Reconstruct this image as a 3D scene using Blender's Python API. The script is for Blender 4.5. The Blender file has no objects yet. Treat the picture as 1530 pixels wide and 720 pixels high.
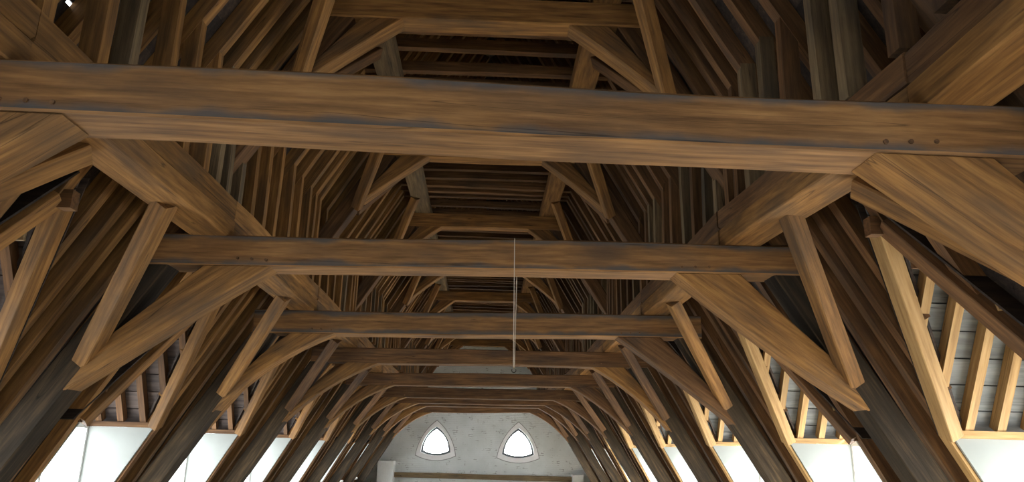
import bpy, bmesh, math, random
from mathutils import Vector, Matrix, geometry
sc = bpy.context.scene
C = sc.collection
R = math.radians
rnd = random.Random(7)

# ------------------------------------------------------------------ camera
EYE = 1.6                      # eye height above the attic floor; heights below are given from the eye
cam_d = bpy.data.cameras.new('camera'); cam = bpy.data.objects.new('camera', cam_d); C.objects.link(cam)
cam_d.sensor_fit = 'HORIZONTAL'; cam_d.sensor_width = 36.0; cam_d.lens = 36.0 * 1110 / 1530
cam_d.clip_start = 0.05; cam_d.clip_end = 300
cam.matrix_world = (Matrix.Translation((0.12, 0, EYE)) @ Matrix.Rotation(R(-1.77), 4, 'Z')
                    @ Matrix.Rotation(R(90 + 15.91), 4, 'X') @ Matrix.Rotation(R(1.35), 4, 'Z'))
sc.camera = cam

# ------------------------------------------------------------------ world and exposure
w = bpy.data.worlds.new('overcast_sky'); sc.world = w; w.use_nodes = True
w.node_tree.nodes['Background'].inputs[0].default_value = (0.86, 0.93, 1.0, 1)
w.node_tree.nodes['Background'].inputs[1].default_value = 4.0
sc.view_settings.view_transform = 'Standard'; sc.view_settings.look = 'None'
sc.view_settings.gamma = 1.0; sc.view_settings.use_curve_mapping = False
sc.view_settings.exposure = 0.5
WIN = 3.0                     # brightness of the daylight in the dormer panes
GWIN = 4.0                     # in the far gable panes
BWIN = 2.6                     # and in the big windows of the gable behind the viewer
sc.cycles.use_denoising = True
sc.cycles.max_bounces = 8; sc.cycles.diffuse_bounces = 6

sun_d = bpy.data.lights.new('sun', 'SUN'); sun_d.energy = 32.0; sun_d.angle = R(3); sun_d.color = (1.0, 0.95, 0.86)
sun = bpy.data.objects.new('sun', sun_d); C.objects.link(sun); sun.location = (20, -8, 30)
sun.rotation_euler = Vector((-0.55, 0.22, -0.80)).to_track_quat('-Z', 'Y').to_euler()

# ------------------------------------------------------------------ materials
def nd(nt, t, **kw):
    n = nt.nodes.new(t)
    for k, v in kw.items(): setattr(n, k, v)
    return n

def wood(name, dark, mid, light, stain=(0.05, 0.05, 0.05), stain_amt=0.5, rough=0.75, var=0.35, edge=0.0, bump=0.35, coarse=1.0):
    m = bpy.data.materials.new(name); m.use_nodes = True; nt = m.node_tree; L = nt.links
    b = nt.nodes['Principled BSDF']; b.inputs['Roughness'].default_value = rough
    b.inputs['Specular IOR Level'].default_value = 0.25
    tc = nd(nt, 'ShaderNodeTexCoord'); oi = nd(nt, 'ShaderNodeObjectInfo')
    sh = nd(nt, 'ShaderNodeVectorMath', operation='SCALE'); sh.inputs[0].default_value = (31, 17, 23)
    L.new(oi.outputs['Random'], sh.inputs['Scale'])
    add = nd(nt, 'ShaderNodeVectorMath', operation='ADD')
    L.new(tc.outputs['Object'], add.inputs[0]); L.new(sh.outputs[0], add.inputs[1])
    mp = nd(nt, 'ShaderNodeMapping'); mp.inputs['Scale'].default_value = (0.9, 13 * coarse, 13 * coarse); L.new(add.outputs[0], mp.inputs[0])
    n1 = nd(nt, 'ShaderNodeTexNoise'); n1.inputs['Scale'].default_value = 1.6; n1.inputs['Detail'].default_value = 8; n1.inputs['Roughness'].default_value = 0.62
    L.new(mp.outputs[0], n1.inputs['Vector'])
    cr = nd(nt, 'ShaderNodeValToRGB'); e = cr.color_ramp.elements
    e[0].position = 0.28; e[0].color = (*dark, 1); e[1].position = 0.72; e[1].color = (*light, 1)
    k = e.new(0.5); k.color = (*mid, 1); L.new(n1.outputs['Fac'], cr.inputs[0])
    # broad blotches of grime
    n2 = nd(nt, 'ShaderNodeTexNoise'); n2.inputs['Scale'].default_value = 1.7; n2.inputs['Detail'].default_value = 5
    mp2 = nd(nt, 'ShaderNodeMapping'); mp2.inputs['Scale'].default_value = (0.7, 2.2, 2.2); L.new(add.outputs[0], mp2.inputs[0]); L.new(mp2.outputs[0], n2.inputs['Vector'])
    r2 = nd(nt, 'ShaderNodeMapRange'); r2.inputs[1].default_value = 0.48; r2.inputs[2].default_value = 0.72; r2.inputs[4].default_value = stain_amt
    L.new(n2.outputs['Fac'], r2.inputs[0])
    mx = nd(nt, 'ShaderNodeMix', data_type='RGBA'); mx.inputs[7].default_value = (*stain, 1)
    L.new(r2.outputs[0], mx.inputs[0]); L.new(cr.outputs[0], mx.inputs[6])
    col = mx.outputs[2]
    if edge:    # grey grime along the arrises of the big tie beams
        sx = nd(nt, 'ShaderNodeSeparateXYZ'); L.new(tc.outputs['Object'], sx.inputs[0])
        ab = nd(nt, 'ShaderNodeMath', operation='ABSOLUTE'); L.new(sx.outputs[2], ab.inputs[0])
        n3 = nd(nt, 'ShaderNodeTexNoise'); n3.inputs['Scale'].default_value = 2.5; n3.inputs['Detail'].default_value = 4; L.new(add.outputs[0], n3.inputs['Vector'])
        ad = nd(nt, 'ShaderNodeMath', operation='MULTIPLY_ADD'); ad.inputs[1].default_value = 0.16; L.new(n3.outputs['Fac'], ad.inputs[0]); L.new(ab.outputs[0], ad.inputs[2])
        r3 = nd(nt, 'ShaderNodeMapRange'); r3.inputs[1].default_value = 0.175; r3.inputs[2].default_value = 0.225; r3.inputs[4].default_value = edge
        L.new(ad.outputs[0], r3.inputs[0])
        sn = nd(nt, 'ShaderNodeSeparateXYZ'); L.new(tc.outputs['Normal'], sn.inputs[0])
        an = nd(nt, 'ShaderNodeMath', operation='ABSOLUTE'); L.new(sn.outputs[2], an.inputs[0])
        ln = nd(nt, 'ShaderNodeMath', operation='LESS_THAN'); ln.inputs[1].default_value = 0.5; L.new(an.outputs[0], ln.inputs[0])
        me_ = nd(nt, 'ShaderNodeMath', operation='MULTIPLY'); L.new(ln.outputs[0], me_.inputs[0]); L.new(r3.outputs[0], me_.inputs[1])
        m3 = nd(nt, 'ShaderNodeMix', data_type='RGBA'); m3.inputs[7].default_value = (0.060, 0.066, 0.072, 1)
        L.new(me_.outputs[0], m3.inputs[0]); L.new(col, m3.inputs[6]); col = m3.outputs[2]
    # drying cracks along the grain
    mp4 = nd(nt, 'ShaderNodeMapping'); mp4.inputs['Scale'].default_value = (0.10, 5, 5); L.new(add.outputs[0], mp4.inputs[0])
    n4 = nd(nt, 'ShaderNodeTexNoise'); n4.inputs['Scale'].default_value = 1.3; n4.inputs['Detail'].default_value = 1; L.new(mp4.outputs[0], n4.inputs['Vector'])
    s4 = nd(nt, 'ShaderNodeMath', operation='SUBTRACT'); s4.inputs[1].default_value = 0.56; L.new(n4.outputs['Fac'], s4.inputs[0])
    a4 = nd(nt, 'ShaderNodeMath', operation='ABSOLUTE'); L.new(s4.outputs[0], a4.inputs[0])
    r4 = nd(nt, 'ShaderNodeMapRange'); r4.inputs[1].default_value = 0.0; r4.inputs[2].default_value = 0.004; r4.inputs[3].default_value = 0.4; r4.inputs[4].default_value = 1.0
    L.new(a4.outputs[0], r4.inputs[0])
    # each timber has its own tone
    rv = nd(nt, 'ShaderNodeMapRange'); rv.inputs[3].default_value = 1 - var; rv.inputs[4].default_value = 1 + var; L.new(oi.outputs['Random'], rv.inputs[0])
    mu = nd(nt, 'ShaderNodeMath', operation='MULTIPLY'); L.new(rv.outputs[0], mu.inputs[0]); L.new(r4.outputs[0], mu.inputs[1])
    vs = nd(nt, 'ShaderNodeVectorMath', operation='SCALE'); L.new(col, vs.inputs[0]); L.new(mu.outputs[0], vs.inputs['Scale'])
    L.new(vs.outputs[0], b.inputs['Base Color'])
    bp = nd(nt, 'ShaderNodeBump'); bp.inputs['Strength'].default_value = bump; bp.inputs['Distance'].default_value = 0.012
    L.new(n1.outputs['Fac'], bp.inputs['Height']); L.new(bp.outputs[0], b.inputs['Normal'])
    return m

def plaster(name, col, brick=False):
    m = bpy.data.materials.new(name); m.use_nodes = True; nt = m.node_tree; L = nt.links
    b = nt.nodes['Principled BSDF']; b.inputs['Roughness'].default_value = 0.85
    tc = nd(nt, 'ShaderNodeTexCoord'); n = nd(nt, 'ShaderNodeTexNoise'); n.inputs['Scale'].default_value = 1.4; n.inputs['Detail'].default_value = 6
    L.new(tc.outputs['Object'], n.inputs['Vector'])
    cr = nd(nt, 'ShaderNodeValToRGB'); e = cr.color_ramp.elements
    e[0].position = 0.3; e[0].color = (col[0] * .86, col[1] * .87, col[2] * .85, 1); e[1].position = 0.65; e[1].color = (*col, 1)
    L.new(n.outputs['Fac'], cr.inputs[0]); out = cr.outputs[0]; h = n.outputs['Fac']
    if brick:
        sw = nd(nt, 'ShaderNodeMapping'); sw.inputs['Rotation'].default_value = (R(90), 0, 0); L.new(tc.outputs['Object'], sw.inputs[0])
        bt = nd(nt, 'ShaderNodeTexBrick'); bt.inputs['Scale'].default_value = 1.0
        bt.inputs['Brick Width'].default_value = 0.3; bt.inputs['Row Height'].default_value = 0.09; bt.inputs['Mortar Size'].default_value = 0.012; bt.inputs['Mortar Smooth'].default_value = 0.6
        L.new(sw.outputs[0], bt.inputs['Vector'])
        # a few flaked joints show dark through the limewash
        n5 = nd(nt, 'ShaderNodeTexNoise'); n5.inputs['Scale'].default_value = 3.5; n5.inputs['Detail'].default_value = 3; L.new(tc.outputs['Object'], n5.inputs['Vector'])
        g = nd(nt, 'ShaderNodeMapRange'); g.inputs[1].default_value = 0.57; g.inputs[2].default_value = 0.66; L.new(n5.outputs['Fac'], g.inputs[0])
        ml = nd(nt, 'ShaderNodeMath', operation='MULTIPLY'); L.new(g.outputs[0], ml.inputs[0]); L.new(bt.outputs['Fac'], ml.inputs[1])
        mx = nd(nt, 'ShaderNodeMix', data_type='RGBA'); mx.inputs[7].default_value = (0.2, 0.19, 0.17, 1)
        L.new(ml.outputs[0], mx.inputs[0]); L.new(out, mx.inputs[6]); out = mx.outputs[2]
        bp = nd(nt, 'ShaderNodeBump', invert=True); bp.inputs['Strength'].default_value = 0.5; bp.inputs['Distance'].default_value = 0.02
        L.new(bt.outputs['Fac'], bp.inputs['Height']); L.new(bp.outputs[0], b.inputs['Normal'])
    L.new(out, b.inputs['Base Color'])
    return m

def plain(name, col, rough=0.6, metal=0.0):
    m = bpy.data.materials.new(name); m.use_nodes = True; nt = m.node_tree; b = nt.nodes['Principled BSDF']
    n = nd(nt, 'ShaderNodeTexNoise'); n.inputs['Scale'].default_value = 9
    mx = nd(nt, 'ShaderNodeMix', data_type='RGBA'); mx.inputs[6].default_value = (*[c * .85 for c in col], 1); mx.inputs[7].default_value = (*col, 1)
    nt.links.new(n.outputs['Fac'], mx.inputs[0]); nt.links.new(mx.outputs[2], b.inputs['Base Color'])
    b.inputs['Roughness'].default_value = rough; b.inputs['Metallic'].default_value = metal
    return m

def daylight(name, s):
    m = bpy.data.materials.new(name); m.use_nodes = True; nt = m.node_tree; nt.nodes.clear()
    o = nd(nt, 'ShaderNodeOutputMaterial'); e = nd(nt, 'ShaderNodeEmission')
    e.inputs[0].default_value = (0.95, 0.98, 1.0, 1); e.inputs[1].default_value = s
    tr = nd(nt, 'ShaderNodeBsdfTransparent'); ad = nd(nt, 'ShaderNodeAddShader')     # clear glass in front of a bright hazy sky
    nt.links.new(e.outputs[0], ad.inputs[0]); nt.links.new(tr.outputs[0], ad.inputs[1]); nt.links.new(ad.outputs[0], o.inputs[0]); return m

M = {
 'tie':   wood('oak_tie', (0.100, 0.048, 0.017), (0.225, 0.115, 0.041), (0.36, 0.190, 0.072), (0.075, 0.050, 0.034), 0.65, var=0.10, edge=0.8),
 'oak':   wood('oak_warm', (0.095, 0.045, 0.014), (0.225, 0.112, 0.034), (0.37, 0.190, 0.060), (0.070, 0.050, 0.034), 0.65, var=0.22),
 'brown': wood('oak_brown', (0.052, 0.025, 0.011), (0.120, 0.060, 0.024), (0.21, 0.110, 0.044), (0.036, 0.029, 0.024), 0.6, var=0.3),
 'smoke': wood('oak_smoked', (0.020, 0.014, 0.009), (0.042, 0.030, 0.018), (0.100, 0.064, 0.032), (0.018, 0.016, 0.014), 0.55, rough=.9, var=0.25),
 'grey':  wood('oak_weathered', (0.070, 0.050, 0.030), (0.155, 0.108, 0.058), (0.25, 0.18, 0.095), (0.055, 0.050, 0.042), 0.55, var=0.3),
 'pale':  wood('pine_pale', (0.22, 0.125, 0.048), (0.38, 0.235, 0.095), (0.49, 0.32, 0.145), (0.21, 0.145, 0.075), 0.35, var=0.15),
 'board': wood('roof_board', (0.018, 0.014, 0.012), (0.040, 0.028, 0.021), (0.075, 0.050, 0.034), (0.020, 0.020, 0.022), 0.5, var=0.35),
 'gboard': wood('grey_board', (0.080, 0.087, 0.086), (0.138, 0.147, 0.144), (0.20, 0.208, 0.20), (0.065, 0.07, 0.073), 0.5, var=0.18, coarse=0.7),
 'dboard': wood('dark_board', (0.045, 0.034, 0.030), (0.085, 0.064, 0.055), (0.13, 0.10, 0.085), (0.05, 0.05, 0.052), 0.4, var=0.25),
 'floor': wood('floor_plank', (0.62, 0.54, 0.42), (0.74, 0.66, 0.53), (0.80, 0.73, 0.61), (0.62, 0.55, 0.45), 0.3, var=0.1),
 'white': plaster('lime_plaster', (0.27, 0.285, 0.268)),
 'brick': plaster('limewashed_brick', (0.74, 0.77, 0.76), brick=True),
 'paint': plain('white_paint', (0.80, 0.81, 0.79), 0.5),
 'lead':  plain('dark_glazing_bar', (0.06, 0.065, 0.07), 0.5),
 'stone': plain('window_stone', (0.95, 0.95, 0.95), 0.8),
 'stone_grey': plain('joint_grey', (0.30, 0.30, 0.29), 0.8),
 'cord':  plain('cord', (0.50, 0.42, 0.32), 0.8),
 'iron':  plain('iron', (0.05, 0.045, 0.04), 0.5, 0.6),
 'day':   daylight('window_daylight', WIN),
 'gday':  daylight('gable_daylight', GWIN),
 'bday':  daylight('rear_daylight', BWIN),
}

# ------------------------------------------------------------------ helpers
ORG = {}
def thing(name, label, cat, loc, group=None):
    o = bpy.data.objects.new(name, None); C.objects.link(o)
    p = Vector((loc[0], loc[1], loc[2] + EYE)); o.location = p; o.empty_display_size = 0.2
    ORG[o] = p; o['label'] = label; o['category'] = cat
    if group: o['group'] = group
    return o

def tag(o, label, cat, group=None):
    o['label'] = label; o['category'] = cat
    if group: o['group'] = group

def link(name, me, mw, parent):
    o = bpy.data.objects.new(name, me); C.objects.link(o)
    if parent is not None:
        o.parent = parent
        inv = Matrix.Translation(-ORG[parent]) if parent in ORG and not isinstance(ORG[parent], Matrix) else ORG[parent].inverted()
        o.matrix_basis = inv @ mw
    else:
        o.matrix_basis = mw
    ORG[o] = mw.copy()
    return o

_cache = {}
def beam_mesh(Ln, bw, bh, seg, jit, ch, mat, var):
    key = (round(Ln, 2), bw, bh, seg, jit, ch, mat, var)
    if key in _cache: return _cache[key]
    rr = random.Random(hash((round(Ln, 2), bw, bh, var)) & 0xffff)
    y, z = bw / 2, bh / 2
    if ch: prof = [(-y + ch, -z), (y - ch, -z), (y, -z + ch), (y, z - ch), (y - ch, z), (-y + ch, z), (-y, z - ch), (-y, -z + ch)]
    else: prof = [(-y, -z), (y, -z), (y, z), (-y, z)]
    n = len(prof); vs, fs = [], []
    ph = [rr.uniform(0, 6.28) for _ in range(4)]
    for i in range(seg + 1):
        x = Ln * i / seg
        oy = jit * math.sin(x * 1.1 + ph[0]); oz = jit * math.sin(x * 1.3 + ph[1])
        sy = 1 + jit * 1.5 / bw * math.sin(x * 1.9 + ph[2]); sz = 1 + jit * 1.5 / bh * math.sin(x * 1.6 + ph[3])
        for (a, b) in prof:
            vs.append((x, a * sy + oy + rr.uniform(-jit, jit) * .3, b * sz + oz + rr.uniform(-jit, jit) * .3))
    for i in range(seg):
        for k in range(n):
            k2 = (k + 1) % n
            fs.append((i * n + k, i * n + k2, (i + 1) * n + k2, (i + 1) * n + k))
    fs.append(tuple(range(n - 1, -1, -1))); fs.append(tuple(seg * n + k for k in range(n)))
    me = bpy.data.meshes.new('timber'); me.from_pydata(vs, [], [tuple(reversed(f)) for f in fs]); me.materials.append(M[mat])
    bm = bmesh.new(); bm.from_mesh(me); bmesh.ops.recalc_face_normals(bm, faces=bm.faces); bm.to_mesh(me); bm.free()
    _cache[key] = me
    return me

def beam(name, A, B, bw, bh, mat, parent=None, up=(0, 0, 1), seg=None, jit=0.0, ch=0.0, var=0):
    """a timber from A to B (heights from the eye): bw across, bh along 'up'"""
    A = Vector((A[0], A[1], A[2] + EYE)); B = Vector((B[0], B[1], B[2] + EYE))
    d = B - A; Ln = d.length; ex = d / Ln
    ez = Vector(up); ez = (ez - ez.dot(ex) * ex).normalized(); ey = ez.cross(ex)
    if seg is None: seg = max(1, int(Ln / 0.6)) if jit else 1
    mw = Matrix.Translation(A) @ Matrix((ex, ey, ez)).transposed().to_4x4()
    return link(name, beam_mesh(Ln, bw, bh, seg, jit, ch, mat, var), mw, parent)

def prism(name, poly, y0, y1, mat, parent=None, axis=None, bev=0.012):
    """outline in the transverse (x,z) plane, extruded from y0 to y1; the local x axis (the grain) follows 'axis'"""
    if axis is None: axis = (poly[1][0] - poly[0][0], poly[1][1] - poly[0][1])
    ax = Vector((axis[0], 0, axis[1])).normalized(); ay = Vector((0, 1, 0)); az = ax.cross(ay)
    cx = sum(p[0] for p in poly) / len(poly); cz = sum(p[1] for p in poly) / len(poly); cy = (y0 + y1) / 2
    O = Vector((cx, cy, cz + EYE)); h = (y1 - y0) / 2
    bm = bmesh.new()
    P = [Vector((p[0] - cx, 0, p[1] - cz)) for p in poly]
    f = [bm.verts.new((p.dot(ax), -h, p.dot(az))) for p in P]; k = [bm.verts.new((p.dot(ax), h, p.dot(az))) for p in P]
    n = len(P); bm.faces.new(f); bm.faces.new(k[::-1])
    for i in range(n): bm.faces.new((f[i], k[i], k[(i + 1) % n], f[(i + 1) % n]))
    bmesh.ops.recalc_face_normals(bm, faces=bm.faces)
    if bev: bmesh.ops.bevel(bm, geom=[e for e in bm.edges if e.calc_face_angle(0) > 0.6], offset=bev, segments=1, affect='EDGES')
    me = bpy.data.meshes.new(name); bm.to_mesh(me); bm.free(); me.materials.append(M[mat])
    mw = Matrix.Translation(O) @ Matrix((ax, ay, az)).transposed().to_4x4()
    return link(name, me, mw, parent)

def mesh_obj(name, vs, fs, mat, parent=None, origin=None):
    o0 = Vector(origin) if origin else sum((Vector(v) for v in vs), Vector()) / len(vs)
    me = bpy.data.meshes.new(name); me.from_pydata([Vector(v) - o0 for v in vs], [], fs); me.materials.append(M[mat])
    bm = bmesh.new(); bm.from_mesh(me); bmesh.ops.recalc_face_normals(bm, faces=bm.faces); bm.to_mesh(me); bm.free()
    return link(name, me, Matrix.Translation(o0 + Vector((0, 0, EYE))), parent)

def slab(name, quad, thick, mat, parent=None):
    """a flat piece: polygon 'quad' (x,y,z) thickened along its normal"""
    q = [Vector(v) for v in quad]; nrm = (q[1] - q[0]).cross(q[2] - q[0]).normalized() * thick; n = len(q)
    vs = q + [v + nrm for v in q]
    fs = [tuple(range(n)), tuple(range(2 * n - 1, n - 1, -1))] + [(i, (i + 1) % n, n + (i + 1) % n, n + i) for i in range(n)]
    return mesh_obj(name, vs, fs, mat, parent)

def boxm(name, lo, hi, mat, parent=None):
    x0, y0, z0 = lo; x1, y1, z1 = hi
    vs = [(x, y, z) for x in (x0, x1) for y in (y0, y1) for z in (z0, z1)]
    return mesh_obj(name, vs, [(0, 1, 3, 2), (4, 5, 7, 6), (0, 1, 5, 4), (2, 3, 7, 6), (0, 2, 6, 4), (1, 3, 7, 5)], mat, parent)

def struct(o):
    o['kind'] = 'structure'; return o

# ------------------------------------------------------------------ the roof's cross section
K = 1.75; RX, RZ = 2.65, 4.0
def roof_x(z): return RX + (RZ - z) / K                   # inner face of the common rafters
NX, NZ = K / math.hypot(K, 1), 1 / math.hypot(K, 1)       # outward normal of the right slope
ZF = -EYE; RIDGE = RZ + RX * K
FRONT = [-0.3, 3.9, 7.7, 11.95, 16.1, 20.35, 24.6, 28.5, 32.0, 35.6]     # front face of every truss
TW = 0.38
Y0, Y1 = -4.6, 37.8                                       # the two gable walls
DC = [2.55, 6.45, 10.57, 14.58, 18.9, 23.15, 27.1, 30.6, 34.2]           # middle of the dormer in every bay
DH, DR, DP, DS = 1.04, 2.12, 0.30, -1.15                  # dormer half width, ridge, plate and sill height
DX = 5.75                                                 # outer wall of the dormers
ORD = ['rearmost', 'nearest', 'second', 'third', 'fourth', 'fifth', 'sixth', 'seventh', 'eighth', 'ninth']
def tname(k): return 'truss behind the viewer' if k == 0 else ('nearest truss' if k == 1 else ORD[k] + ' truss')

# ---- floor and gable walls
fl = struct(thing('floor', '', '', (0, (Y0 + Y1) / 2, ZF))); del fl['label']; del fl['category']
boxm('subfloor', (-6.6, Y0, ZF - 0.25), (6.6, Y1, ZF - 0.04), 'floor', fl)
for i in range(26):
    x = -6.5 + i * 0.5
    boxm('plank', (x + .004, Y0, ZF - 0.04), (x + .496, Y1, ZF - rnd.uniform(0, .003)), 'floor', fl)

def arc(p, q, bulge, n=9):
    """points from p towards q (q excluded), bowed to the left of p->q"""
    p, q = Vector(p), Vector(q); c = (p + q) / 2; d = q - p; nn = Vector((-d.y, d.x)).normalized()
    if bulge < 0: nn = -nn
    s = abs(bulge); half = d.length / 2; rad = (half * half + s * s) / (2 * s); o = c - nn * (rad - s)
    a0 = math.atan2(p.y - o.y, p.x - o.x); a1 = math.atan2(q.y - o.y, q.x - o.x)
    while a1 - a0 > math.pi: a1 -= 2 * math.pi
    while a1 - a0 < -math.pi: a1 += 2 * math.pi
    return [(o.x + rad * math.cos(a0 + (a1 - a0) * i / n), o.y + rad * math.sin(a0 + (a1 - a0) * i / n)) for i in range(n)]

def shield(cx, zb, hw, ht, g):
    """three-sided window of bowed sides, grown outward by g"""
    a = (cx, zb + ht + g * 1.25); l = (cx - hw - g * 1.05, zb - g * .7); r = (cx + hw + g * 1.05, zb - g * .7)
    return arc(r, a, -0.17 - g * .1) + arc(a, l, -0.17 - g * .1) + arc(l, r, -0.17 - g * .25)

def ring(name, outer, inner, y0, y1, mat, parent):
    n = len(outer); vs = []
    for y in (y0, y1):
        vs += [(p[0], y, p[1]) for p in outer] + [(p[0], y, p[1]) for p in inner]
    fs = []
    for i in range(n):
        j = (i + 1) % n
        fs += [(i, j, n + j, n + i), (2 * n + i, 2 * n + j, 3 * n + j, 3 * n + i), (i, j, 2 * n + j, 2 * n + i), (n + i, n + j, 3 * n + j, 3 * n + i)]
    return mesh_obj(name, vs, fs, mat, parent)

def gable(name, y0, y1, wins, n0, face, pane='gday'):
    out = [(-6.6, ZF - .2), (6.6, ZF - .2), (0.35, RIDGE + .6), (-0.35, RIDGE + .6)]
    holes = [shield(*wn, 0.0) for wn in wins]
    allp = out + [p for h in holes for p in h]
    polys = [[Vector((p[0], p[1], 0)) for p in q] for q in [out] + holes]
    tris = geometry.tessellate_polygon(polys)
    N = len(allp); vs = [(p[0], y0, p[1]) for p in allp] + [(p[0], y1, p[1]) for p in allp]
    fs = [tuple(t) for t in tris] + [tuple(i + N for i in t) for t in tris]
    st = 0
    for q in [out] + holes:
        n = len(q)
        for i in range(n):
            a, b = st + i, st + (i + 1) % n; fs.append((a, b, b + N, a + N))
        st += n
    struct(mesh_obj(name, vs, fs, 'brick', None, (0, (y0 + y1) / 2, 0)))
    for i, wn in enumerate(wins):
        wdw = struct(thing('window_%d' % (n0 + i), '', '', (wn[0], (y0 + y1) / 2, wn[1]))); del wdw['label']; del wdw['category']
        yi = y0 if face < 0 else y1                       # inner face of the wall
        s = face
        ring('stone_surround', shield(*wn, 0.225), shield(*wn, 0.005), *sorted((yi + s * 0.05, yi - s * 0.04)), 'stone', wdw)
        ring('surround_joint', shield(*wn, 0.265), shield(*wn, 0.235), *sorted((yi + s * 0.006, yi - s * 0.02)), 'stone_grey', wdw)
        ring('window_frame', shield(*wn, 0.0), shield(*wn, -0.10), *sorted((yi - s * 0.10, yi - s * 0.16)), 'lead', wdw)
        pn = shield(*wn, -0.09); ym = yi - s * 0.13
        slab('pane', [(p[0], ym, p[1]) for p in pn], 0.006, pane, wdw)
gable('wall_far', Y1, Y1 + 0.5, [(-2.20, -0.04, 0.72, 1.20), (1.83, -0.07, 0.78, 1.24)], 1, -1)
gable('wall_behind', Y0 - 0.5, Y0, [(-2.0, -0.5, 1.45, 2.5), (2.0, -0.5, 1.45, 2.5)], 3, 1, 'bday')

# ---- roof boarding: one object for each run of board
roof = struct(thing('ceiling', '', '', (0, (Y0 + Y1) / 2, ZF))); del roof['label']; del roof['category']
BW = 0.2644; DZ = BW * K / math.hypot(K, 1)
OFF = 0.165                                                # boards lie on the back of the rafters
def bpt(s, z, y, off=OFF): return (s * (roof_x(z - NZ * off) + NX * off), y, z)
n_dn = int((3.289 - ZF) / DZ) + 1; n_up = int((RIDGE + 0.3 - 3.289) / DZ)
def half(z):
    """half width of the dormer opening at height z on the boards"""
    return (DH if z < DP else DH * (DR - z) / (DR - DP)) + .085
def board(s, ya, yb, z0, z1, ca=0, cb=0):
    """one run of board; ca/cb: middle of the dormer that cuts its start or its end"""
    off = OFF + rnd.uniform(0, .004)
    def end(y, c, z, e): return y if not c else c + e * half(z)
    z1 += .008
    q = [bpt(s, z0, end(ya, ca, z0, 1), off), bpt(s, z0, end(yb, cb, z0, -1), off), bpt(s, z1, end(yb, cb, z1, -1), off), bpt(s, z1, end(ya, ca, z1, 1), off)]
    if s > 0: q = q[::-1]
    v = (Vector(q[1]) - Vector(q[0])).cross(Vector(q[2]) - Vector(q[0]))
    if v.z < 0: q = q[::-1]
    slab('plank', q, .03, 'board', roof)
for s in (-1, 1):
    for i in range(-n_dn, n_up):
        z0 = 3.289 + i * DZ; z1 = z0 + DZ; zm = (z0 + z1) / 2
        if zm > DR + .05 or z1 < DS:
            runs = [(Y0, Y1, z0, z1)]
            if s < 0 and i == 0: runs = [(Y0, 5.185, z0, z1), (5.185, 5.345, z0 + .042, z1), (5.345, Y1, z0, z1)]     # chinks where daylight pricks through
            if s < 0 and i == 1: runs = [(Y0, 5.755, z0, z1), (5.755, 5.805, z0 + .045, z1), (5.805, Y1, z0, z1)]
            for r in runs: board(s, *r)
        else:
            cs = [0] + DC + [0]
            for a, b in zip(cs[:-1], cs[1:]): board(s, Y0, Y1, z0, z1, a, b)
rb = beam('ridge_board', (0, Y0, RIDGE + .16), (0, Y1, RIDGE + .16), .7, .10, 'board', roof)

# ------------------------------------------------------------------ trusses
def leg_x(z): return 4.08 + (0.5 - z) / 1.62               # inner edge of the lower posts
def uleg_x(z): return 2.12 + (4.0 - z) / 1.6               # inner edge of the upper posts
# tie: bottom left, bottom right (at x=-+2.3), depth; brace tips; bow of the braces
TR = {0: (1.76, 1.76, .34, 2.3, 2.3, 0, 0), 1: (1.775, 1.72, .325, 2.30, 2.33, 0.0, -0.02), 2: (1.84, 1.905, .33, 2.18, 2.13, 0.01, -0.04),
      3: (1.775, 1.85, .37, 2.33, 2.24, .13, .02), 4: (1.79, 1.83, .32, 2.16, 2.40, .13, .10), 5: (1.68, 1.75, .33, 2.32, 2.40, .15, .10),
      6: (1.66, 1.67, .33, 2.42, 2.37, .14, .12), 7: (1.71, 1.74, .33, 2.34, 2.38, .15, .12), 8: (1.80, 1.84, .32, 2.30, 2.36, .16, .14), 9: (1.72, 1.82, .32, 2.33, 2.25, .17, .15)}
def tie_bot(k, x): a, b = TR[k][:2]; return a + (b - a) * (x + 2.3) / 4.6
def tie_top(k, x): return tie_bot(k, x) + TR[k][2]
TLAB = {1: 'roof truss nearest the viewer, its thick tie beam crossing the top of the photo',
        2: 'second roof truss from the viewer, with a cord hung over its tie beam',
        9: 'last roof truss, closest to the white far wall'}
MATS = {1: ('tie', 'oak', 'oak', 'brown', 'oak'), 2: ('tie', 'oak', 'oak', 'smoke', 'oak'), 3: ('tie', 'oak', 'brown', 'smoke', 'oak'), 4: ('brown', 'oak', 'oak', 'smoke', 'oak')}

def brace_poly(tip, foot, tipz, footz_up, thick_top, bow, s, legf):
    """lower edge from the tip under the beam to the foot on the post, upper edge back"""
    p, q = Vector(tip), Vector(foot); d = q - p; nn = Vector((-d.y, d.x)).normalized()
    if nn.y < 0: nn = -nn
    low = []
    for i in range(9):
        t = i / 8; pt = p + d * t + nn * (bow * 4 * t * (1 - t)); low.append((pt.x, pt.y))
    ux = p.x + thick_top; a = Vector((legf(footz_up) + .03, footz_up)); b = Vector((ux, tipz)); dd = b - a
    n2 = Vector((-dd.y, dd.x)).normalized()
    if n2.y < 0: n2 = -n2
    upper = []
    for i in range(7):
        t = i / 6; pt = a + dd * t + n2 * (bow * 1.2 * t * (1 - t)); upper.append((pt.x, pt.y))
    return [(s * x, z) for (x, z) in low + [(legf(low[-1][1]) + .03, low[-1][1])] + upper]

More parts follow.
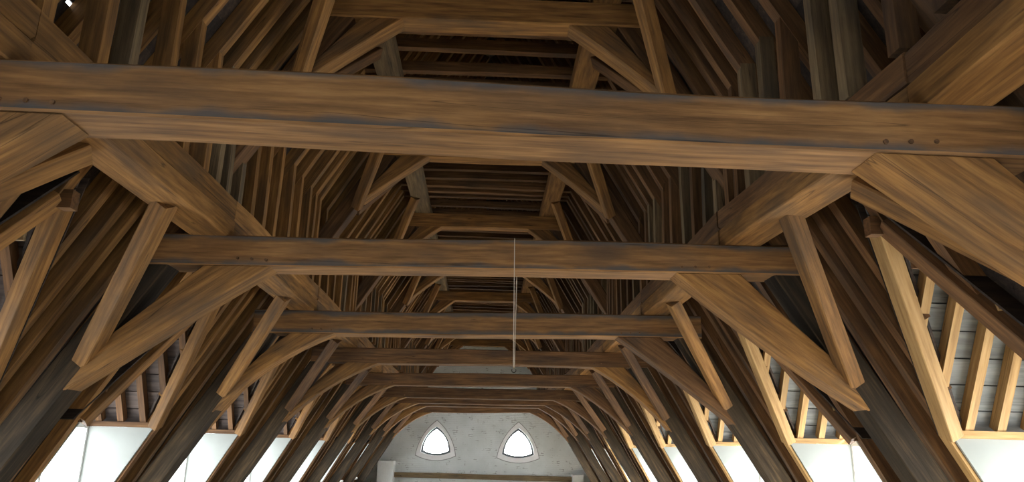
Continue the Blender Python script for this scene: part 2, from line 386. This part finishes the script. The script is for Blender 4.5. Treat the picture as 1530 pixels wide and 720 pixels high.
for k, F in enumerate(FRONT):
    bl, br, dep, tl, trr, bwl, bwr = TR[k]
    lab = TLAB.get(k, ('roof truss overhead behind the viewer' if k == 0 else ORD[k] + ' roof truss counted from the viewer'))
    t = thing('roof_truss', lab, 'roof truss', (0, F + TW / 2, ZF), 'roof trusses along the attic')
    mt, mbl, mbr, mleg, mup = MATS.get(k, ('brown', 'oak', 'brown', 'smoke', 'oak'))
    e = 3.62
    tb = beam('tie_beam', (-e, F + TW / 2, (tie_bot(k, -e) + tie_top(k, -e)) / 2), (e, F + TW / 2, (tie_bot(k, e) + tie_top(k, e)) / 2), TW, dep, mt, t, seg=16, jit=.006, ch=.014, var=k)
    for s in (-1, 1):
        tip = tl if s < 0 else trr; bow = bwl if s < 0 else bwr
        zb = tie_bot(k, s * tip)
        z0, z1 = ZF, tie_bot(k, s * 3.4) + .02
        yl0, yl1 = F + .03, F + .34
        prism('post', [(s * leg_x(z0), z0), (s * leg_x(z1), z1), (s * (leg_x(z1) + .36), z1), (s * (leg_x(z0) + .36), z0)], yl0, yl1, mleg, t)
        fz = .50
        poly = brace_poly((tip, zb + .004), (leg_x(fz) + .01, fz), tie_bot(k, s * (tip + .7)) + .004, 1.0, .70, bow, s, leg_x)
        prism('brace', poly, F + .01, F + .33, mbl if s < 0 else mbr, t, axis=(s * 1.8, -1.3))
        # pegs on the tie's front face
        for q in range(3):
            px = s * (tip + .06 + q * .15); pz = zb + .06 + .006 * q
            beam('peg', (px, F - .012, pz), (px + .004, F + .03, pz), .028, .028, 'brown', tb, ch=.008, var=3)
        # upper frame
        uz0 = tie_top(k, s * 3.3) - .02; uz1 = 5.02
        prism('upper_post', [(s * uleg_x(uz0), uz0), (s * uleg_x(uz1), uz1), (s * (uleg_x(uz1) + .30), uz1), (s * (uleg_x(uz0) + .30), uz0)], F + .06, F + .32, 'brown', t)
        up = brace_poly((0.97, 4.904), (uleg_x(3.97) + .01, 3.97), 4.904, 4.28, .48, .02, s, uleg_x)
        prism('upper_brace', up, F + .05, F + .31, mup, t, axis=(s * 1.15, -.93))
    beam('collar_beam', (-1.86, F + .18, 5.05), (1.86, F + .18, 5.05), .30, .31, 'oak', t, seg=8, jit=.005, ch=.012, var=k)

# ------------------------------------------------------------------ purlins, sole plates, wind braces
def mid(k): return FRONT[k] + TW / 2
for k in range(len(FRONT)):
    ka, kb = k, min(k + 1, 9)
    ya = Y0 if k == 0 and False else mid(k); yb = mid(k + 1) if k < 9 else Y1
    for s in (-1, 1):
        side = 'left' if s < 0 else 'right'
        if k == 0: where = 'nearest stretch, from the nearest truss back over the viewer'
        elif k == 9: where = 'last stretch, from the ninth truss to the white far wall'
        else: where = 'stretch from the %s to the %s' % (tname(k), tname(k + 1))
        za, zb = tie_top(ka, s * 2.9), tie_top(kb, s * 2.9)
        pu = thing('purlin', '%s lower purlin, %s' % (side, where), 'purlin', (s * 2.88, ya, za), 'lower purlins on the tie beams')
        beam('purlin_beam', (s * 2.88, ya + .004, za + .11), (s * 2.88, yb - .004, zb + .11), .40, .22, 'oak', pu, jit=.005, ch=.012, var=k * 2 + (s > 0))
        beam('sole_plate', (s * 2.82, ya + .004, za + .335), (s * 2.82, yb - .004, zb + .335), .28, .23, 'oak' if s < 0 else 'brown', pu, jit=.010, ch=.02, var=k * 2 + (s > 0))
        pu2 = thing('purlin', '%s upper purlin, %s' % (side, where), 'purlin', (s * 1.43, ya, 5.205), 'upper purlins on the collar beams')
        beam('purlin_beam', (s * 1.43, ya + .004, 5.205 + .125), (s * 1.43, yb - .004, 5.205 + .125), .34, .25, 'grey' if s < 0 else 'oak', pu2, jit=.005, ch=.012, var=k * 2 + (s > 0))

def windbrace(A, B, bw, bh, mat, lab, group, s, var):
    o = beam('wind_brace', A, B, bw, bh, mat, None, up=(-s * NX, 0, -NZ), seg=4, jit=.004, ch=.012, var=var)
    tag(o, lab, 'brace', group)
for k in range(1, 10):
    F = FRONT[k]
    for s in (-1, 1):
        side = 'left' if s < 0 else 'right'
        zt = tie_top(k, s * 2.9)
        dy = 1.2 if k == 2 and s > 0 else 1.05
        windbrace((s * (leg_x(.85) + .12), F + .10, .80), (s * 2.90, F - dy, zt + .01), .19, .17, 'oak' if k < 4 else 'brown',
                  'short lower wind brace from the %s post of the %s towards the viewer' % (side, tname(k)), 'lower wind braces', s, k)
        windbrace((s * (leg_x(.85) + .12), F + .28, .80), (s * 2.94, F + TW + 1.0, zt + .01), .19, .17, 'oak' if k < 3 else 'brown',
                  'short lower wind brace from the %s post of the %s away from the viewer' % (side, tname(k)), 'lower wind braces', s, k + 20)
        if k >= 2:
            windbrace((s * (uleg_x(3.95) + .02), F + .14, 3.95), (s * 1.50, F - 1.0, 5.21), .19, .16, 'oak',
                      'upper wind brace from the %s side of the %s towards the viewer' % (side, tname(k)), 'upper wind braces', s, k)
            windbrace((s * (uleg_x(3.95) + .04), F + .26, 3.95), (s * 1.50, F + TW + 1.0, 5.21), .19, .16, 'brown',
                      'upper wind brace from the %s side of the %s away from the viewer' % (side, tname(k)), 'upper wind braces', s, k + 30)

# ------------------------------------------------------------------ common rafter couples
NUM = ['first', 'second', 'third', 'fourth', 'fifth', 'sixth', 'seventh', 'eighth', 'ninth', 'tenth']
RD = .16; RWD = .125
def couple(y, lab, zlow, var, rr):
    t = thing('rafter_couple', lab, 'rafters', (0, y, ZF), 'common rafter couples')
    for s in (-1, 1):
        j = rr.uniform(-.008, .008)
        zl = zlow; off = RD / 2
        A = (s * (roof_x(zl) + NX * off), y + j, zl + NZ * off); B = (s * (0.03 + NX * off), y + j * .3, RIDGE + NZ * off - .05)
        beam('rafter', A, B, RWD, RD, 'oak' if s < 0 else 'brown', t, up=(s * NX, 0, NZ), seg=5, jit=.006, var=var % 5)
        zs = 2.55
        beam('ashlar', (s * 2.775, y + j, zs), (s * (2.775 + rr.uniform(-.02, .01)), y + j * .8, 3.98), RWD, .15, rr.choice(('grey', 'oak', 'oak') if s < 0 else ('grey', 'brown', 'brown')), t, up=(s, 0, 0), seg=3, jit=.005, var=var % 4)
    dz = rr.uniform(-.015, .015)
    beam('collar', (-1.86, y + rr.uniform(-.02, .02), 5.53 + dz), (1.86, y + rr.uniform(-.02, .02), 5.53 - dz), RWD, .15, 'brown', t, seg=4, jit=.006, var=var % 5)

for k in range(0, 10):
    F = FRONT[k]; rr = random.Random(100 + k); ys = []
    if k < 9:
        c = DC[k]; a0 = F + .30; near = c - DH - .105; far = c + DH + .105
        m = max(1, int((near - a0) / .46))
        ys = [(a0 + (near - a0) * i / m, ZF) for i in range(m)] + [(near, ZF)]
        if k == 1: ys[:2] = [(4.2, ZF), (4.88, ZF)]
        for d in (-.51, -.02, .50, .86):
            ys.append((c + d, DR - (DR - DP) * abs(d) / DH + .02))
        ys.append((far, ZF))
    else:
        ys = [(F + .35 + .46 * i, ZF) for i in range(4)]
    if k == 0: ys = [v for v in ys if v[0] > 2.0]
    for i, (y, zl) in enumerate(ys):
        if k == 0: lab = '%s common rafter couple on the viewer side of the nearest truss' % NUM[len(ys) - 1 - i]
        else: lab = '%s common rafter couple beyond the %s' % (NUM[i], tname(k))
        couple(y, lab, zl, i + 3 * k, rr)

# ------------------------------------------------------------------ dormers
def dormer(k, s):
    c = DC[k]; side = 'left' if s < 0 else 'right'
    if k == 0: lab = '%s dormer beside the viewer, before the nearest truss' % side
    else: lab = '%s dormer between the %s and the %s' % (side, tname(k), tname(k + 1))
    t = thing('dormer', lab, 'dormer', (s * 5.3, c, ZF), 'dormers along both roof slopes')
    rr = random.Random(500 + k * 2 + (s > 0))
    pale = s > 0
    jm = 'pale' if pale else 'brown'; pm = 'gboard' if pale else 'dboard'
    ks = (DR - DP) / DH                                  # slope of the dormer roof along the attic
    nl = math.hypot(ks, 1); ny, nz = ks / nl, 1 / nl
    xo = DX + .22
    def vx(z): return roof_x(z)
    # planks: inner face lies .10 above the jack rafters' inner face
    PWZ = .245; th = .025; lift = .135
    for e in (-1, 1):                                     # e=+1: the slope farther from the viewer
        z = DP - .10
        while z < DR + .06:
            za, zb = z + .006, min(z + PWZ - .006, DR + .10)
            z += PWZ
            jz = rr.uniform(0, .006)
            def pt(x, zz): return (s * x, c + e * (DH * (DR - zz) / (DR - DP)) + e * ny * (lift + jz), zz + nz * (lift + jz))
            xa, xb = vx(za) - .02, vx(zb) - .02
            q = [pt(xa, za), pt(xo, za), pt(xo, zb), pt(xb, zb)]
            if s * e > 0: q = q[::-1]
            # thicken away from the room
            v = (Vector(q[1]) - Vector(q[0])).cross(Vector(q[2]) - Vector(q[0]))
            if v.z < 0: q = q[::-1]
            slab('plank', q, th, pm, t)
        # backing so that the open joints stay dark
        def bp(x, zz): return (s * x, c + e * (DH * (DR - zz) / (DR - DP)) + e * ny * (lift + .034), zz + nz * (lift + .034))
        q = [bp(vx(DP - .12) - .05, DP - .12), bp(xo, DP - .12), bp(xo, DR + .12), bp(vx(DR + .1) - .1, DR + .12)]
        v = (Vector(q[1]) - Vector(q[0])).cross(Vector(q[2]) - Vector(q[0]))
        if v.z < 0: q = q[::-1]
        slab('roof_underlay', q, .02, 'board', t)
        # jack rafters
        for x in (4.30, 4.63, 4.97, 5.30, 5.62):
            zlo = max(DP, RZ - (x - RX) * K + .03)
            if zlo > DR - .3: continue
            def jp(zz, o=.065): return (s * x, c + e * (DH * (DR - zz) / (DR - DP)) + e * ny * o, zz + nz * o)
            beam('jack_rafter', jp(zlo), jp(DR - .06), .09, .13, jm, t, up=(0, e * ny, nz), seg=2, jit=.002, var=rr.randrange(3))
        # valley rafter: foot on the jamb rafter, head at the dormer ridge
        o1 = .03
        beam('valley_rafter', (s * (vx(DP) + o1), c + e * (DH + .02), DP - .04), (s * (vx(DR) + o1), c + e * .06, DR - .02), .18, .15, ('pale' if pale and e > 0 else ('brown' if pale else 'oak')), t, up=(-s * NX, 0, -NZ), seg=3, jit=.003, ch=.008, var=rr.randrange(4))
        # packing piece on the jamb rafter under the valley foot
        if e > 0: beam('jamb_post', (s * (vx(DP - .02) - .012), c + DH + .10, DP - .02), (s * (vx(ZF + .02) - .012), c + DH + .10, ZF + .02), .13, .03, jm, t, up=(s * NX, 0, NZ), seg=2)
        # wall plate and plastered cheek
        y = c + e * (DH + .03)
        boxm('wall_plate', (min(s * (vx(DP) + .02), s * DX), y - .05, DP - .06), (max(s * (vx(DP) + .02), s * DX), y + .05, DP + .015), jm if e > 0 and pale else 'brown', t)
        zt_ = DP - .062
        q = [(s * (vx(zt_) + .01), y - e * .03, zt_), (s * DX, y - e * .03, zt_), (s * DX, y - e * .03, DS), (s * (vx(DS) + .01), y - e * .03, DS)]
        v = (Vector(q[1]) - Vector(q[0])).cross(Vector(q[2]) - Vector(q[0]))
        if v.y * e < 0: q = q[::-1]
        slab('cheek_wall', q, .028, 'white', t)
    # ridge beam with its hanging board
    boxm('ridge_beam', (min(s * (vx(DR) - .12), s * xo), c - .06, DR - .12), (max(s * (vx(DR) - .12), s * xo), c + .06, DR + .05), 'brown', t)
    boxm('ridge_board', (min(s * 3.98, s * 4.38), c - .02, DR - .42), (max(s * 3.98, s * 4.38), c + .02, DR - .12), 'brown' if pale else 'grey', t)
    # outer wall: boarded gable, white frame, panes, sill
    for i in range(6):
        za = DP + i * .30; zb = min(za + .295, DR - .02); wa = DH * (DR - za) / (DR - DP) + .02; wb = DH * (DR - zb) / (DR - DP) + .02
        q = [(s * DX, c - wa, za), (s * DX, c + wa, za), (s * DX, c + wb, zb), (s * DX, c - wb, zb)]
        if s < 0: q = q[::-1]
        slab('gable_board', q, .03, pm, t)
    wdw = boxm('window', (min(s * DX, s * (DX + .06)), c - DH - .08, DP - .09), (max(s * DX, s * (DX + .06)), c + DH + .08, DP + .02), 'paint', t)
    ORG_w = wdw
    for (ya, yb, za, zb) in ((-DH - .08, -DH + .05, DS, DP - .09), (DH - .05, DH + .08, DS, DP - .09), (-.03, .03, DS, DP - .09), (-DH - .08, DH + .08, DS - .06, DS)):
        boxm('window_bar', (min(s * DX, s * (DX + .06)), c + ya, za), (max(s * DX, s * (DX + .06)), c + yb, zb), 'paint', wdw)
    for e in (-1, 1):
        ya, yb = sorted((e * .03, e * (DH - .05)))
        boxm('pane', (min(s * (DX + .02), s * (DX + .03)), c + ya, DS), (max(s * (DX + .02), s * (DX + .03)), c + yb, DP - .09), 'day', wdw)
    boxm('sill', (min(s * (vx(DS) - .12), s * (DX + .06)), c - DH - .02, DS - .14), (max(s * (vx(DS) - .12), s * (DX + .06)), c + DH + .02, DS - .06), 'paint', t)

for k in range(9):
    for s in (-1, 1): dormer(k, s)

# ------------------------------------------------------------------ foot of the far gable
o = beam('gable_rail', (-4.3, Y1 - .10, -1.13), (4.6, Y1 - .10, -1.17), .20, .24, 'grey', None, seg=8, jit=.005, ch=.012)
tag(o, 'grey horizontal timber along the foot of the white far wall', 'beam')

for nm, lo, hi in (('wall_left', (-4.85, 36.9, ZF), (-4.12, Y1, -.50)), ('wall_right', (4.45, 37.1, ZF), (4.95, Y1, -.95))):
    struct(boxm(nm, lo, hi, 'paint'))

# ------------------------------------------------------------------ cord looped over the second tie beam
cx_, y2 = 0.385, FRONT[2]
t = thing('hanging_cord', 'thin cord looped over the second tie beam with its end hanging free', 'cord', (cx_, y2 + .1, .82))
zt2 = tie_top(2, cx_)
def cordbit(name, A, B): return beam(name, A, B, .007, .007, 'cord', t, up=(0.3, 1, .2))
cordbit('front_strand', (cx_, y2 - .02, zt2 + .012), (cx_ + .02, y2 + .05, .84))
cordbit('top_loop', (cx_, y2 - .02, zt2 + .012), (cx_ + .05, y2 + TW + .02, zt2 + .012))
cordbit('back_strand', (cx_ + .05, y2 + TW + .02, zt2 + .012), (cx_ + .03, y2 + .06, .84))
vs, fs = [], []; n = 10
for i in range(n + 1):
    a = math.pi * 1.4 * i / n - .6
    for b in range(4):
        r = .022 + .004 * math.cos(b * math.pi / 2)
        vs.append((cx_ + .025 + r * math.cos(a), y2 + .055 + .004 * math.sin(b * math.pi / 2), .82 - r * math.sin(a)))
for i in range(n):
    for b in range(4): fs.append((i * 4 + b, i * 4 + (b + 1) % 4, i * 4 + 4 + (b + 1) % 4, i * 4 + 4 + b))
mesh_obj('hook', vs, fs, 'iron', t)
bpy.context.view_layer.update()
